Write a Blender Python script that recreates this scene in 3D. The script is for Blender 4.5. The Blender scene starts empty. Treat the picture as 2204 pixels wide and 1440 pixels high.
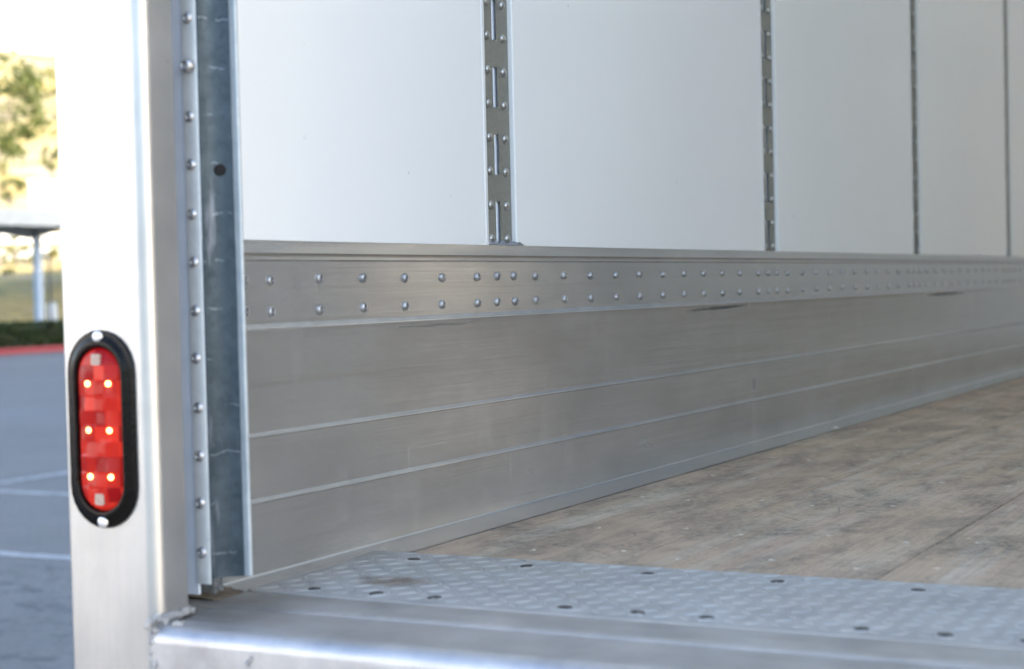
import bpy, bmesh, math, random
from mathutils import Vector, Matrix, noise
random.seed(7)
R = math.radians
sc = bpy.context.scene
COL = sc.collection

# ------------------------------------------------------------------ camera
cam_d = bpy.data.cameras.new("camera")
cam = bpy.data.objects.new("camera", cam_d)
COL.objects.link(cam)
F_PX, YAW, PITCH, ROLL = 3701.78, 0.482324, 0.0281785, -0.0234787
cyw, syw = math.cos(YAW), math.sin(YAW)
fw = Vector((-syw * math.cos(PITCH), cyw * math.cos(PITCH), -math.sin(PITCH)))
rt = Vector((cyw, syw, 0))
up = rt.cross(fw)
rt2 = math.cos(ROLL) * rt + math.sin(ROLL) * up
up2 = -math.sin(ROLL) * rt + math.cos(ROLL) * up
M = Matrix((rt2, up2, -fw)).transposed().to_4x4()
M.translation = Vector((1.198859, 0.0, 0.331823))
cam.matrix_world = M
cam_d.sensor_width = 36.0
cam_d.lens = 36.0 * F_PX / 2204.0
cam_d.clip_start = 0.05
cam_d.clip_end = 3000.0
cam_d.dof.use_dof = True
cam_d.dof.focus_distance = 2.50
cam_d.dof.aperture_fstop = 5.3
sc.camera = cam

# ------------------------------------------------------------------ sky and sun
SUN_EL, SUN_AZ = R(20.0), R(18.0)          # azimuth measured from +x towards +y
world = bpy.data.worlds.new("World")
sc.world = world
world.use_nodes = True
wn = world.node_tree.nodes
wl = world.node_tree.links
wn.clear()
w_out = wn.new("ShaderNodeOutputWorld")
w_bg = wn.new("ShaderNodeBackground")
w_sky = wn.new("ShaderNodeTexSky")
w_sky.sky_type = 'NISHITA'
w_sky.sun_disc = False
w_sky.sun_elevation = SUN_EL
w_sky.sun_rotation = R(90.0) - SUN_AZ
w_sky.altitude = 50
w_sky.air_density = .9
w_sky.dust_density = 2.2
w_sky.ozone_density = .75
w_bg.inputs['Strength'].default_value = 0.15
wl.new(w_sky.outputs[0], w_bg.inputs['Color'])
wl.new(w_bg.outputs[0], w_out.inputs['Surface'])

sun_d = bpy.data.lights.new("sun", 'SUN')
sun_d.energy = 4.0
sun_d.angle = R(0.5)
sun_d.color = (1.0, 0.89, 0.74)
sun = bpy.data.objects.new("sun", sun_d)
COL.objects.link(sun)
sdir = Vector((math.cos(SUN_EL) * math.cos(SUN_AZ), math.cos(SUN_EL) * math.sin(SUN_AZ), math.sin(SUN_EL)))
sun.rotation_euler = sdir.to_track_quat('Z', 'Y').to_euler()
sun.location = sdir * 40

vs = sc.view_settings
vs.view_transform = 'Standard'
vs.look = 'None'
vs.gamma = 1.0
vs.use_curve_mapping = False
vs.exposure = 2.6
sc.cycles.use_denoising = True
sc.cycles.max_bounces = 10
sc.cycles.diffuse_bounces = 7
sc.cycles.sample_clamp_indirect = 6.0

# ------------------------------------------------------------------ node helpers
class NT:
    def __init__(s, name):
        s.m = bpy.data.materials.new(name)
        s.m.use_nodes = True
        s.n = s.m.node_tree.nodes
        s.l = s.m.node_tree.links
        s.b = s.n["Principled BSDF"]
        s.out = s.n["Material Output"]
        s.tc = s.n.new("ShaderNodeTexCoord").outputs['Object']
    def put(s, sock, v):
        if hasattr(v, 'is_output') or isinstance(v, bpy.types.NodeSocket):
            s.l.new(v, sock)
        else:
            if isinstance(v, tuple) and len(v) == 3 and sock.type == 'RGBA':
                v = (*v, 1)
            sock.default_value = v
    def set(s, **k):
        for a, v in k.items():
            s.put(s.b.inputs[a.replace('_', ' ')], v)
        return s
    def map(s, scale=(1, 1, 1), loc=(0, 0, 0), rot=(0, 0, 0), vec=None):
        n = s.n.new("ShaderNodeMapping")
        n.inputs['Scale'].default_value = scale
        n.inputs['Location'].default_value = loc
        n.inputs['Rotation'].default_value = rot
        s.l.new(vec or s.tc, n.inputs['Vector'])
        return n.outputs[0]
    def noise(s, scale=1, detail=4, rough=.55, vec=None, dist=0.0, color=False):
        n = s.n.new("ShaderNodeTexNoise")
        n.inputs['Scale'].default_value = scale
        n.inputs['Detail'].default_value = detail
        n.inputs['Roughness'].default_value = rough
        n.inputs['Distortion'].default_value = dist
        s.l.new(vec or s.tc, n.inputs['Vector'])
        return n.outputs['Color' if color else 'Fac']
    def voro(s, scale=1, vec=None, feature='F1', out='Distance', rnd=1.0):
        n = s.n.new("ShaderNodeTexVoronoi")
        n.feature = feature
        n.inputs['Scale'].default_value = scale
        n.inputs['Randomness'].default_value = rnd
        s.l.new(vec or s.tc, n.inputs['Vector'])
        return n.outputs[out]
    def ramp(s, fac, stops, interp='LINEAR'):
        n = s.n.new("ShaderNodeValToRGB")
        n.color_ramp.interpolation = interp
        e = n.color_ramp.elements
        while len(e) < len(stops):
            e.new(0.5)
        for i, (p, c) in enumerate(stops):
            e[i].position = p
            if not isinstance(c, tuple):
                c = (c, c, c)
            e[i].color = (*c[:3], 1)
        s.l.new(fac, n.inputs[0])
        return n.outputs['Color']
    def mix(s, fac, a, b, mode='MIX'):
        n = s.n.new("ShaderNodeMix")
        n.data_type = 'RGBA'
        n.blend_type = mode
        n.clamp_factor = True
        s.put(n.inputs[0], fac)
        s.put(n.inputs[6], a)
        s.put(n.inputs[7], b)
        return n.outputs[2]
    def math(s, op, a, b=0.0, c=0.0, clamp=False):
        n = s.n.new("ShaderNodeMath")
        n.operation = op
        n.use_clamp = clamp
        s.put(n.inputs[0], a)
        s.put(n.inputs[1], b)
        s.put(n.inputs[2], c)
        return n.outputs[0]
    def sep(s, vec=None):
        n = s.n.new("ShaderNodeSeparateXYZ")
        s.l.new(vec or s.tc, n.inputs[0])
        return n.outputs
    def bump(s, h, strength=.3, dist=.002):
        n = s.n.new("ShaderNodeBump")
        n.inputs['Strength'].default_value = strength
        n.inputs['Distance'].default_value = dist
        s.l.new(h, n.inputs['Height'])
        s.l.new(n.outputs[0], s.b.inputs['Normal'])
    def const_vec(s, v):
        n = s.n.new("ShaderNodeCombineXYZ")
        for i in range(3):
            n.inputs[i].default_value = v[i]
        return n.outputs[0]
    def ellipse(s, cy, cz, ry, rz, soft=.5, tilt=0.0, wob=.35, wscale=60):
        """soft-edged ragged spot on a y-z wall"""
        o = s.sep()
        dy = s.math('DIVIDE', s.math('SUBTRACT', o[1], cy), ry)
        zz = s.math('SUBTRACT', s.math('SUBTRACT', o[2], cz), s.math('MULTIPLY', s.math('SUBTRACT', o[1], cy), tilt))
        dz = s.math('DIVIDE', zz, rz)
        r2 = s.math('ADD', s.math('MULTIPLY', dy, dy), s.math('MULTIPLY', dz, dz))
        w = s.noise(wscale, 5, .7, vec=s.map((1, .35, 2)))
        r2 = s.math('ADD', r2, s.math('MULTIPLY', s.math('SUBTRACT', w, .5), wob * 4))
        return s.math('SUBTRACT', 1.0, s.math('DIVIDE', s.math('SUBTRACT', r2, 1 - soft), soft * 2), clamp=True)

def mat_simple(name, col, rough=.5, metal=0.0, **k):
    t = NT(name)
    t.set(Base_Color=col, Roughness=rough, Metallic=metal, **k)
    return t.m

def mat_aluminium_wall():
    t = NT("mill aluminium")
    streak = t.noise(1, 6, .65, vec=t.map((40, 3.0, 260)))
    blot = t.noise(7, 5, .6, vec=t.map((1, .6, 1.4)))
    col = t.ramp(blot, [(.3, (.45, .445, .44)), (.7, (.58, .575, .57))])
    col = t.mix(t.math('MULTIPLY', streak, .5), col, (.38, .38, .37))
    # long faint grime streaks
    gr = t.ramp(t.noise(1, 4, .6, vec=t.map((1, .8, 55), loc=(3, 1, 2))), [(.56, 0.0), (.72, 1.0)])
    col = t.mix(t.math('MULTIPLY', t.sep(gr)[0], .35), col, (.33, .32, .29))
    # light vertical scratches low on the wall
    sc1 = t.noise(1, 2, .4, vec=t.map((1, 160, 7), loc=(0, 3, 8)))
    sc2 = t.noise(1, 2, .5, vec=t.map((1, 9, 14), loc=(0, 1.3, .4)))
    s1 = t.ramp(sc1, [(.715, 0.0), (.735, 1.0)])
    s2 = t.ramp(sc2, [(.54, 0.0), (.60, 1.0)])
    sm = t.math('MULTIPLY', t.sep(s1)[0], t.sep(s2)[0])
    low = t.math('LESS_THAN', t.sep()[2], .15)
    sm = t.math('MULTIPLY', sm, low)
    col = t.mix(t.math('MULTIPLY', sm, .55), col, (.86, .87, .90))
    # rubber scuffs under the upper ridge
    m1 = t.ellipse(3.17, .2795, .14, .0036, .5, .012, .5, 40)
    m2 = t.ellipse(5.02, .2800, .20, .0050, .5, 0.0, .5, 30)
    m3 = t.ellipse(2.07, .2800, .09, .0016, .5, .0, .7, 60)
    m4 = t.ellipse(3.36, .118, .004, .012, .5, .0, .5, 90)
    mm = t.math('MAXIMUM', t.math('MAXIMUM', m1, m2), t.math('MULTIPLY', t.math('MAXIMUM', m3, m4), .5))
    col = t.mix(t.math('MULTIPLY', mm, .75), col, (.05, .05, .055))
    # fine horizontal gouges
    gg = t.ramp(t.noise(1, 3, .6, vec=t.map((1, 5.5, 420), loc=(2, .3, 3))), [(.675, 0.0), (.70, 1.0)])
    ga = t.ramp(t.noise(1, 2, .5, vec=t.map((1, 3, 9), loc=(1, 5, 2))), [(.5, 0.0), (.6, 1.0)])
    col = t.mix(t.math('MULTIPLY', t.math('MULTIPLY', t.sep(gg)[0], t.sep(ga)[0]), .45), col, (.85, .85, .84))
    gd = t.ramp(t.noise(1, 3, .6, vec=t.map((1, 4.5, 300), loc=(7, 3.3, 1))), [(.69, 0.0), (.715, 1.0)])
    col = t.mix(t.math('MULTIPLY', t.sep(gd)[0], .4), col, (.14, .14, .14))
    # cleaner wiped smears
    wipe = t.ramp(t.noise(1, 3, .5, vec=t.map((1, 14, 5), loc=(0, .7, 1.1))), [(.60, 0.0), (.70, 1.0)])
    col = t.mix(t.math('MULTIPLY', t.sep(wipe)[0], .14), col, (.80, .80, .80))
    # tiny specks
    sp = t.ramp(t.voro(38), [(.035, 1.0), (.055, 0.0)])
    spm = t.math('MULTIPLY', t.sep(sp)[0], t.math('GREATER_THAN', t.noise(9, 1), .58))
    col = t.mix(t.math('MULTIPLY', spm, .8), col, (.08, .075, .07))
    ro = t.math('ADD', .19, t.math('MULTIPLY', blot, .12))
    ro = t.math('ADD', ro, t.math('MULTIPLY', mm, .3))
    t.set(Base_Color=col, Metallic=.72, Roughness=ro, Anisotropic=.85)
    t.l.new(t.const_vec((0, 0, 1)), t.b.inputs['Tangent'])
    t.bump(t.math('ADD', streak, t.math('MULTIPLY', t.noise(1, 4, .6, vec=t.map((10, 2, 60))), 1.5)), .16, .0012)
    return t.m

def mat_post():
    t = NT("satin aluminium")
    n1 = t.noise(1, 5, .6, vec=t.map((90, 90, 5)))
    n2 = t.noise(9, 5, .6)
    n3 = t.noise(1, 5, .65, vec=t.map((60, 60, 5), rot=(0, .30, 0)))
    col = t.ramp(n2, [(.3, (.41, .41, .41)), (.7, (.52, .52, .515))])
    st = t.ramp(n3, [(.42, 0.0), (.68, 1.0)])
    lowz = t.math('SUBTRACT', 1.0, t.math('MULTIPLY', t.math('ADD', t.sep()[2], .1), 3.2), clamp=True)
    col = t.mix(t.math('MULTIPLY', t.math('MULTIPLY', t.sep(st)[0], lowz), .45), col, (.34, .345, .37))
    sp = t.ramp(t.voro(32), [(.04, 1.0), (.07, 0.0)])
    spm = t.math('MULTIPLY', t.sep(sp)[0], t.math('GREATER_THAN', t.noise(11, 1), .57))
    col = t.mix(t.math('MULTIPLY', spm, .5), col, (.25, .26, .28))
    t.set(Base_Color=col, Metallic=.85, Roughness=t.math('ADD', .34, t.math('MULTIPLY', n1, .12)))
    t.bump(t.math('ADD', n1, t.math('MULTIPLY', n2, .6)), .07, .002)
    return t.m

def mat_sill():
    t = NT("worn aluminium sill")
    n1 = t.noise(1, 6, .65, vec=t.map((4, 60, 60)))
    n2 = t.noise(11, 6, .65)
    n3 = t.noise(1, 5, .6, vec=t.map((30, 6, 3), rot=(0, .3, .1)))
    col = t.ramp(n2, [(.28, (.31, .32, .345)), (.5, (.43, .435, .45)), (.72, (.53, .53, .54))])
    col = t.mix(t.math('MULTIPLY', n1, .4), col, (.42, .42, .44))
    st = t.ramp(n3, [(.55, 0.0), (.75, 1.0)])
    col = t.mix(t.math('MULTIPLY', t.sep(st)[0], .5), col, (.30, .315, .36))
    gr = t.ramp(t.noise(9, 6, .7, vec=t.map((1, 3.6, 1), loc=(4, 2, 1))), [(.50, 0.0), (.68, 1.0)])
    # grime collected in the corner by the post
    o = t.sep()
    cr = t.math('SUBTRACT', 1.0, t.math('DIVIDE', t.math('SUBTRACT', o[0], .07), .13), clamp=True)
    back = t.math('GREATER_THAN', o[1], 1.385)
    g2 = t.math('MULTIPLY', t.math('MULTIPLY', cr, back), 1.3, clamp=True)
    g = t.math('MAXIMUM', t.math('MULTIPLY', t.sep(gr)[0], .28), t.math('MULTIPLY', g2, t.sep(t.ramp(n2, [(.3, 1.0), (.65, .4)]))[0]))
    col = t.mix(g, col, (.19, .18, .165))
    t.set(Base_Color=col, Metallic=.75, Roughness=t.math('ADD', .30, t.math('MULTIPLY', n2, .28)))
    t.bump(t.math('ADD', n1, n2), .15, .0015)
    return t.m

def mat_tread():
    t = NT("tread plate metal")
    n2 = t.noise(13, 6, .65)
    n3 = t.noise(3.2, 5, .6)
    col = t.ramp(n2, [(.3, (.32, .335, .35)), (.7, (.46, .475, .49))])
    gr = t.ramp(n3, [(.5, 0.0), (.68, 1.0)])
    col = t.mix(t.math('MULTIPLY', t.sep(gr)[0], .4), col, (.36, .34, .31))
    o = t.sep()
    dx = t.math('DIVIDE', t.math('SUBTRACT', o[0], .185), .05)
    dy = t.math('DIVIDE', t.math('SUBTRACT', o[1], 1.635), .035)
    r2 = t.math('ADD', t.math('MULTIPLY', dx, dx), t.math('MULTIPLY', dy, dy))
    r2 = t.math('ADD', r2, t.math('MULTIPLY', t.math('SUBTRACT', t.noise(55, 5, .7), .5), 3.0))
    mud = t.math('SUBTRACT', 1.0, r2, clamp=True)
    col = t.mix(t.math('MULTIPLY', mud, .75), col, (.17, .12, .085))
    cr = t.math('SUBTRACT', 1.0, t.math('DIVIDE', t.math('SUBTRACT', o[0], .03), .09), clamp=True)
    col = t.mix(t.math('MULTIPLY', cr, .6), col, (.24, .21, .17))
    t.set(Base_Color=col, Metallic=.45, Roughness=t.math('ADD', .36, t.math('MULTIPLY', n2, .25)))
    t.bump(n2, .2, .001)
    return t.m

def mat_galv():
    t = NT("galvanised steel")
    v = t.voro(120, out='Color')
    n2 = t.noise(30, 6, .7)
    n3 = t.noise(1, 5, .6, vec=t.map((30, 30, 3)))
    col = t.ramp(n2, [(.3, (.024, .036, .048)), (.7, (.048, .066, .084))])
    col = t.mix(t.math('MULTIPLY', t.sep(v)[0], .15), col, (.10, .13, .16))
    sp = t.ramp(t.noise(1, 4, .6, vec=t.map((60, 60, 9), loc=(1, 2, 5))), [(.60, 0.0), (.72, 1.0)])
    col = t.mix(t.math('MULTIPLY', t.sep(sp)[0], .35), col, (.24, .27, .35))
    # pale scrape marks left at the height of every rivet
    o = t.sep()
    zf = t.math('ADD', t.math('FRACT', t.math('DIVIDE', t.math('SUBTRACT', o[2], .0356), .05062)), t.math('MULTIPLY', t.math('SUBTRACT', t.noise(45, 3, .6), .5), .35))
    zf = t.math('LESS_THAN', t.math('ABSOLUTE', t.math('SUBTRACT', zf, .5)), .016)
    on = t.sep(t.ramp(t.noise(1, 3, .6, vec=t.map((70, 70, 22), loc=(3, 1, 4))), [(.50, 0.0), (.58, 1.0)]))[0]
    col = t.mix(t.math('MULTIPLY', t.math('MULTIPLY', zf, on), .22), col, (.34, .39, .48))
    t.b.inputs['Specular IOR Level'].default_value = .25
    t.set(Base_Color=col, Metallic=.8, Roughness=t.math('ADD', .36, t.math('MULTIPLY', n3, .2)))
    t.bump(t.math('ADD', n2, n3), .12, .0015)
    return t.m

def mat_galv_light():
    t = NT("bright galvanised flange")
    n2 = t.noise(40, 6, .7)
    n3 = t.noise(1, 5, .6, vec=t.map((60, 60, 3)))
    col = t.ramp(n2, [(.3, (.55, .58, .60)), (.7, (.68, .70, .71))])
    mk = t.ramp(t.noise(1, 3, .6, vec=t.map((14, 14, 60), loc=(0, 2, 7))), [(.66, 0.0), (.72, 1.0)])
    col = t.mix(t.math('MULTIPLY', t.sep(mk)[0], .5), col, (.22, .24, .27))
    t.set(Base_Color=col, Metallic=.55, Roughness=t.math('ADD', .36, t.math('MULTIPLY', n3, .15)))
    t.bump(t.math('ADD', n2, n3), .08, .0015)
    return t.m

def mat_galv_mid():
    t = NT("dull galvanised lip")
    n2 = t.noise(60, 6, .7)
    n3 = t.noise(1, 5, .6, vec=t.map((80, 80, 8)))
    col = t.ramp(n2, [(.3, (.33, .38, .42)), (.7, (.46, .50, .53))])
    col = t.mix(t.math('MULTIPLY', t.sep(t.ramp(n3, [(.5, 0.0), (.66, 1.0)]))[0], .4), col, (.22, .25, .28))
    t.set(Base_Color=col, Metallic=.45, Roughness=.45)
    t.bump(t.math('ADD', n2, n3), .15, .0015)
    return t.m

def mat_logi():
    t = NT("olive zinc coated steel")
    n2 = t.noise(160, 4, .7)
    n3 = t.noise(8, 4, .6)
    col = t.ramp(n2, [(.3, (.235, .235, .205)), (.7, (.30, .30, .265))])
    col = t.mix(t.math('MULTIPLY', n3, .3), col, (.23, .23, .215))
    t.set(Base_Color=col, Metallic=.45, Roughness=.5)
    t.bump(n2, .05, .0006)
    return t.m

def mat_frp():
    t = NT("white wall lining")
    n1 = t.noise(1.4, 3, .5)
    n2 = t.noise(90, 4, .6)
    col = t.ramp(n1, [(.3, (.82, .83, .83)), (.7, (.86, .87, .87))])
    mk = t.ramp(t.noise(1, 3, .55, vec=t.map((10, 16, 26), loc=(2, .4, 1.2))), [(.71, 0.0), (.76, 1.0)])
    col = t.mix(t.math('MULTIPLY', t.sep(mk)[0], .35), col, (.45, .48, .52))
    sp = t.ramp(t.voro(9, vec=t.map((1, 1, 1), loc=(.3, .2, .7))), [(.016, 1.0), (.022, 0.0)])
    col = t.mix(t.math('MULTIPLY', t.sep(sp)[0], .4), col, (.4, .42, .45))
    t.set(Base_Color=col, Roughness=.42)
    t.bump(t.math('ADD', t.math('MULTIPLY', t.noise(3.5, 3, .5), 4.0), t.math('MULTIPLY', n2, .08)), .1, .004)
    return t.m

def mat_wood():
    t = NT("laminated hardwood floor")
    o = t.sep()
    pl = t.math('FLOOR', t.math('DIVIDE', t.math('SUBTRACT', o[0], .041), .316))
    cb = t.n.new("ShaderNodeCombineXYZ")
    t.l.new(t.math('MULTIPLY', pl, 7.3), cb.inputs[0])
    t.l.new(t.math('MULTIPLY', pl, 3.1), cb.inputs[1])
    add = t.n.new("ShaderNodeVectorMath")
    add.operation = 'ADD'
    t.l.new(t.tc, add.inputs[0])
    t.l.new(cb.outputs[0], add.inputs[1])
    v = add.outputs[0]
    big = t.noise(2.3, 6, .62, vec=t.map((2.2, 1.0, 1), vec=v), dist=.4)
    grain = t.noise(1, 6, .7, vec=t.map((170, 7, 1), vec=v), dist=.6)
    fine = t.noise(1, 4, .8, vec=t.map((420, 90, 1), vec=v))
    cross = t.noise(1, 6, .75, vec=t.map((70, 48, 1), vec=v), dist=.8)
    col = t.ramp(big, [(.3, (.44, .335, .24)), (.5, (.51, .385, .275)), (.7, (.55, .475, .37))])
    pinkish = t.ramp(t.noise(1, 4, .6, vec=t.map((9, 1.6, 1), loc=(2, 3, 0), vec=v)), [(.45, 0.0), (.62, 1.0)])
    col = t.mix(t.math('MULTIPLY', t.sep(pinkish)[0], .5), col, (.54, .40, .325))
    pale = t.ramp(t.noise(1, 4, .6, vec=t.map((16, 1.0, 1), loc=(6, 1, 0), vec=v)), [(.56, 0.0), (.66, 1.0)])
    col = t.mix(t.math('MULTIPLY', t.sep(pale)[0], .55), col, (.60, .56, .48))
    col = t.mix(t.math('MULTIPLY', t.sep(t.ramp(grain, [(.48, 0.0), (.68, 1.0)]))[0], .45), col, (.27, .225, .18))
    col = t.mix(t.math('MULTIPLY', t.sep(t.ramp(fine, [(.48, 0.0), (.62, 1.0)]))[0], .5), col, (.30, .26, .21))
    wn_ = t.n.new("ShaderNodeTexWhiteNoise")
    wn_.noise_dimensions = '1D'
    t.l.new(t.math('FLOOR', t.math('DIVIDE', o[0], .0263)), wn_.inputs['W'])
    col = t.mix(t.math('MULTIPLY', t.math('GREATER_THAN', wn_.outputs[0], .5), .22), col, (.34, .27, .21))
    col = t.mix(t.math('MULTIPLY', t.math('GREATER_THAN', wn_.outputs[0], .8), .25), col, (.62, .56, .47))
    jt = t.math('ABSOLUTE', t.math('SUBTRACT', t.math('FRACT', t.math('DIVIDE', o[0], .0263)), .5))
    col = t.mix(t.math('MULTIPLY', t.math('GREATER_THAN', jt, .475), .3), col, (.17, .14, .11))
    sm_ = t.math('ABSOLUTE', t.math('SUBTRACT', t.math('FRACT', t.math('DIVIDE', t.math('SUBTRACT', o[0], .041), .316)), .5))
    sw = t.math('MULTIPLY', t.math('SUBTRACT', sm_, .478), 60, clamp=True)
    sw = t.math('MULTIPLY', sw, t.sep(t.ramp(t.noise(1, 5, .7, vec=t.map((60, 12, 1))), [(.38, .2), (.6, 1.0)]))[0])
    col = t.mix(t.math('MULTIPLY', sw, .55), col, (.37, .28, .20))
    # grey ground-in dirt
    dirt = t.ramp(t.noise(9.5, 9, .76, vec=t.map((1.2, .55, 1), loc=(1.1, 2.2, 0), vec=v), dist=.5), [(.43, 0.0), (.64, 1.0)])
    fr = t.ramp(cross, [(.38, .30), (.60, 1.0)])
    d = t.math('MULTIPLY', t.math('MULTIPLY', t.sep(dirt)[0], .85), t.sep(fr)[0])
    col = t.mix(d, col, (.085, .088, .08))
    # dark curly scratches
    cur = t.ramp(t.voro(1, vec=t.map((9, 14, 1), loc=(.2, .5, 0), vec=v), feature='DISTANCE_TO_EDGE'), [(.006, 1.0), (.014, 0.0)])
    cm = t.ramp(t.noise(6, 2, .5, vec=t.map((1, 1, 1), loc=(5, 9, 0), vec=v)), [(.58, 0.0), (.64, 1.0)])
    col = t.mix(t.math('MULTIPLY', t.math('MULTIPLY', t.sep(cur)[0], t.sep(cm)[0]), .5), col, (.09, .08, .07))
    t.set(Base_Color=col, Roughness=t.math('ADD', .55, t.math('MULTIPLY', big, .25)))
    t.b.inputs['Specular IOR Level'].default_value = .3
    t.bump(t.math('ADD', t.math('ADD', grain, t.math('MULTIPLY', fine, .5)), t.math('MULTIPLY', cross, .7)), .35, .0015)
    return t.m

def mat_asphalt():
    t = NT("worn asphalt")
    big = t.noise(.16, 6, .6, vec=t.map((1, 1, 1)))
    mid = t.noise(1.3, 6, .65)
    fin = t.noise(26, 5, .75)
    grit = t.voro(60)
    col = t.ramp(mid, [(.3, (.095, .087, .078)), (.7, (.185, .172, .155))])
    col = t.mix(t.math('MULTIPLY', t.sep(t.ramp(big, [(.42, 0.0), (.6, 1.0)]))[0], .6), col, (.18, .18, .185))
    col = t.mix(t.math('MULTIPLY', t.sep(t.ramp(fin, [(.35, 0.0), (.65, 1.0)]))[0], .7), col, (.050, .048, .045))
    pt = t.ramp(t.noise(7.5, 6, .7, vec=t.map((1, 1, 1), loc=(3, 8, 0))), [(.52, 0.0), (.6, 1.0)])
    near = t.math('LESS_THAN', t.sep()[1], 7.2)
    col = t.mix(t.math('MULTIPLY', t.math('MULTIPLY', t.sep(pt)[0], near), .8), col, (.030, .029, .030))
    t.set(Base_Color=col, Roughness=t.math('ADD', .5, t.math('MULTIPLY', mid, .3)))
    t.bump(t.math('ADD', fin, t.math('MULTIPLY', grit, .6)), .8, .012)
    return t.m

def mat_hill():
    t = NT("dry grass hillside")
    a = t.noise(.09, 6, .65)
    b = t.noise(.6, 6, .7)
    col = t.ramp(a, [(.35, (.27, .20, .06)), (.5, (.31, .245, .09)), (.62, (.28, .24, .16))])
    col = t.mix(t.math('MULTIPLY', t.sep(t.ramp(b, [(.5, 0.0), (.62, 1.0)]))[0], .6), col, (.10, .115, .04))
    col = t.mix(t.math('MULTIPLY', t.sep(t.ramp(t.noise(.28, 5, .6, vec=t.map(loc=(9, 4, 1))), [(.54, 0.0), (.64, 1.0)]))[0], .7), col, (.30, .25, .20))
    t.set(Base_Color=col, Roughness=.9)
    t.bump(b, .6, .4)
    return t.m

def mat_leaf(name, c1, c2):
    t = NT(name)
    n = t.noise(1.4, 4, .7)
    col = t.ramp(n, [(.35, c1), (.65, c2)])
    t.set(Base_Color=col, Roughness=.55)
    tr = t.n.new("ShaderNodeBsdfTranslucent")
    t.l.new(col, tr.inputs[0])
    mx = t.n.new("ShaderNodeMixShader")
    mx.inputs[0].default_value = .45
    t.l.new(t.b.outputs[0], mx.inputs[1])
    t.l.new(tr.outputs[0], mx.inputs[2])
    t.l.new(mx.outputs[0], t.out.inputs['Surface'])
    return t.m

def mat_roof(name="translucent roof sheet", c1=(.40, .43, .44), c2=(.45, .48, .49)):
    t = NT(name)
    n = t.noise(3, 4, .6)
    col = t.ramp(n, [(.3, c1), (.7, c2)])
    t.set(Base_Color=(.6, .6, .56), Roughness=.6)
    tr = t.n.new("ShaderNodeBsdfTranslucent")
    t.l.new(col, tr.inputs[0])
    mx = t.n.new("ShaderNodeMixShader")
    mx.inputs[0].default_value = .94
    t.l.new(t.b.outputs[0], mx.inputs[1])
    t.l.new(tr.outputs[0], mx.inputs[2])
    t.l.new(mx.outputs[0], t.out.inputs['Surface'])
    return t.m

def mat_lens():
    """red moulded lens: every optic block has its own tone, as the photograph shows"""
    t = NT("lit red lens")
    o = t.sep()
    cb = t.n.new("ShaderNodeCombineXYZ")
    t.l.new(t.math('FLOOR', t.math('DIVIDE', t.math('ADD', o[0], .002), .0135)), cb.inputs[0])
    t.l.new(t.math('FLOOR', t.math('DIVIDE', t.math('ADD', o[2], .012), .0155)), cb.inputs[1])
    w = t.n.new("ShaderNodeTexWhiteNoise")
    w.noise_dimensions = '2D'
    t.l.new(cb.outputs[0], w.inputs['Vector'])
    k = w.outputs[0]
    rib = t.math('ABSOLUTE', t.math('SINE', t.math('MULTIPLY', o[2], 900)))
    k = t.math('ADD', t.math('MULTIPLY', k, .8), t.math('MULTIPLY', rib, .2))
    col = t.ramp(k, [(.1, (.07, .001, .003)), (.9, (.24, .012, .006))])
    em = t.ramp(k, [(.1, (.42, .004, .006)), (.9, (1.0, .055, .035))])
    t.set(Base_Color=col, Roughness=.18, Specular_IOR_Level=.14, Emission_Color=em, Emission_Strength=.085)
    return t.m

def mat_paint(name, c, worn=.5, scale=14):
    t = NT(name)
    n = t.noise(scale, 6, .75)
    col = t.mix(t.math('MULTIPLY', t.sep(t.ramp(n, [(.45, 0.0), (.62, 1.0)]))[0], worn), c, (.12, .12, .12))
    t.set(Base_Color=col, Roughness=.7)
    return t.m

def mat_spotted(name, c1, c2, scale, rough=.6, metal=0.0, bump=.2):
    t = NT(name)
    n = t.noise(scale, 6, .65)
    t.set(Base_Color=t.ramp(n, [(.3, c1), (.7, c2)]), Roughness=rough, Metallic=metal)
    t.bump(n, bump, .01)
    return t.m

AL_WALL = mat_aluminium_wall()
AL_POST = mat_post()
AL_SILL = mat_sill()
TREAD = mat_tread()
GALV = mat_galv()
GALV_L = mat_galv_light()
GALV_M = mat_galv_mid()
LOGI = mat_logi()
FRP = mat_frp()
WOOD = mat_wood()
ASPH = mat_asphalt()
HILL = mat_hill()
ROOF = mat_roof()
LITE = mat_roof("added light panel sheet", (.86, .84, .80), (.92, .90, .86))
LENS = mat_lens()
RIV = mat_spotted("bright rivet aluminium", (.32, .32, .33), (.60, .60, .61), 190, .30, 1.0, .25)
RIVD = mat_spotted("steel rivet", (.40, .40, .39), (.52, .52, .51), 200, .28, .95, .05)
SCREW = mat_spotted("screw head steel", (.80, .80, .80), (.9, .9, .9), 200, .3, .6, .05)
STRIP = mat_spotted("blue grey coated strip", (.60, .66, .76), (.66, .71, .80), 12, .45, .15, .03)
CHAN = mat_spotted("bright channel metal", (.62, .68, .78), (.74, .79, .88), 60, .45, .1, .03)
WHITEM = mat_spotted("white moulding", (.78, .79, .80), (.82, .82, .82), 20, .4, 0, .02)
RUBBER = mat_spotted("black rubber", (.003, .003, .003), (.006, .005, .005), 60, .22, 0, .05)
RUBBER.node_tree.nodes["Principled BSDF"].inputs['Specular IOR Level'].default_value = .15
BOLT = mat_spotted("dark bolt head", (.03, .03, .035), (.07, .07, .08), 120, .4, .7, .1)
BOLTRIM = mat_spotted("bright worn rim", (.6, .62, .66), (.75, .77, .8), 120, .3, .8, .1)
PLUG = mat_spotted("wood filler plug", (.42, .36, .29), (.56, .50, .42), 200, .8, 0, .4)
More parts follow.
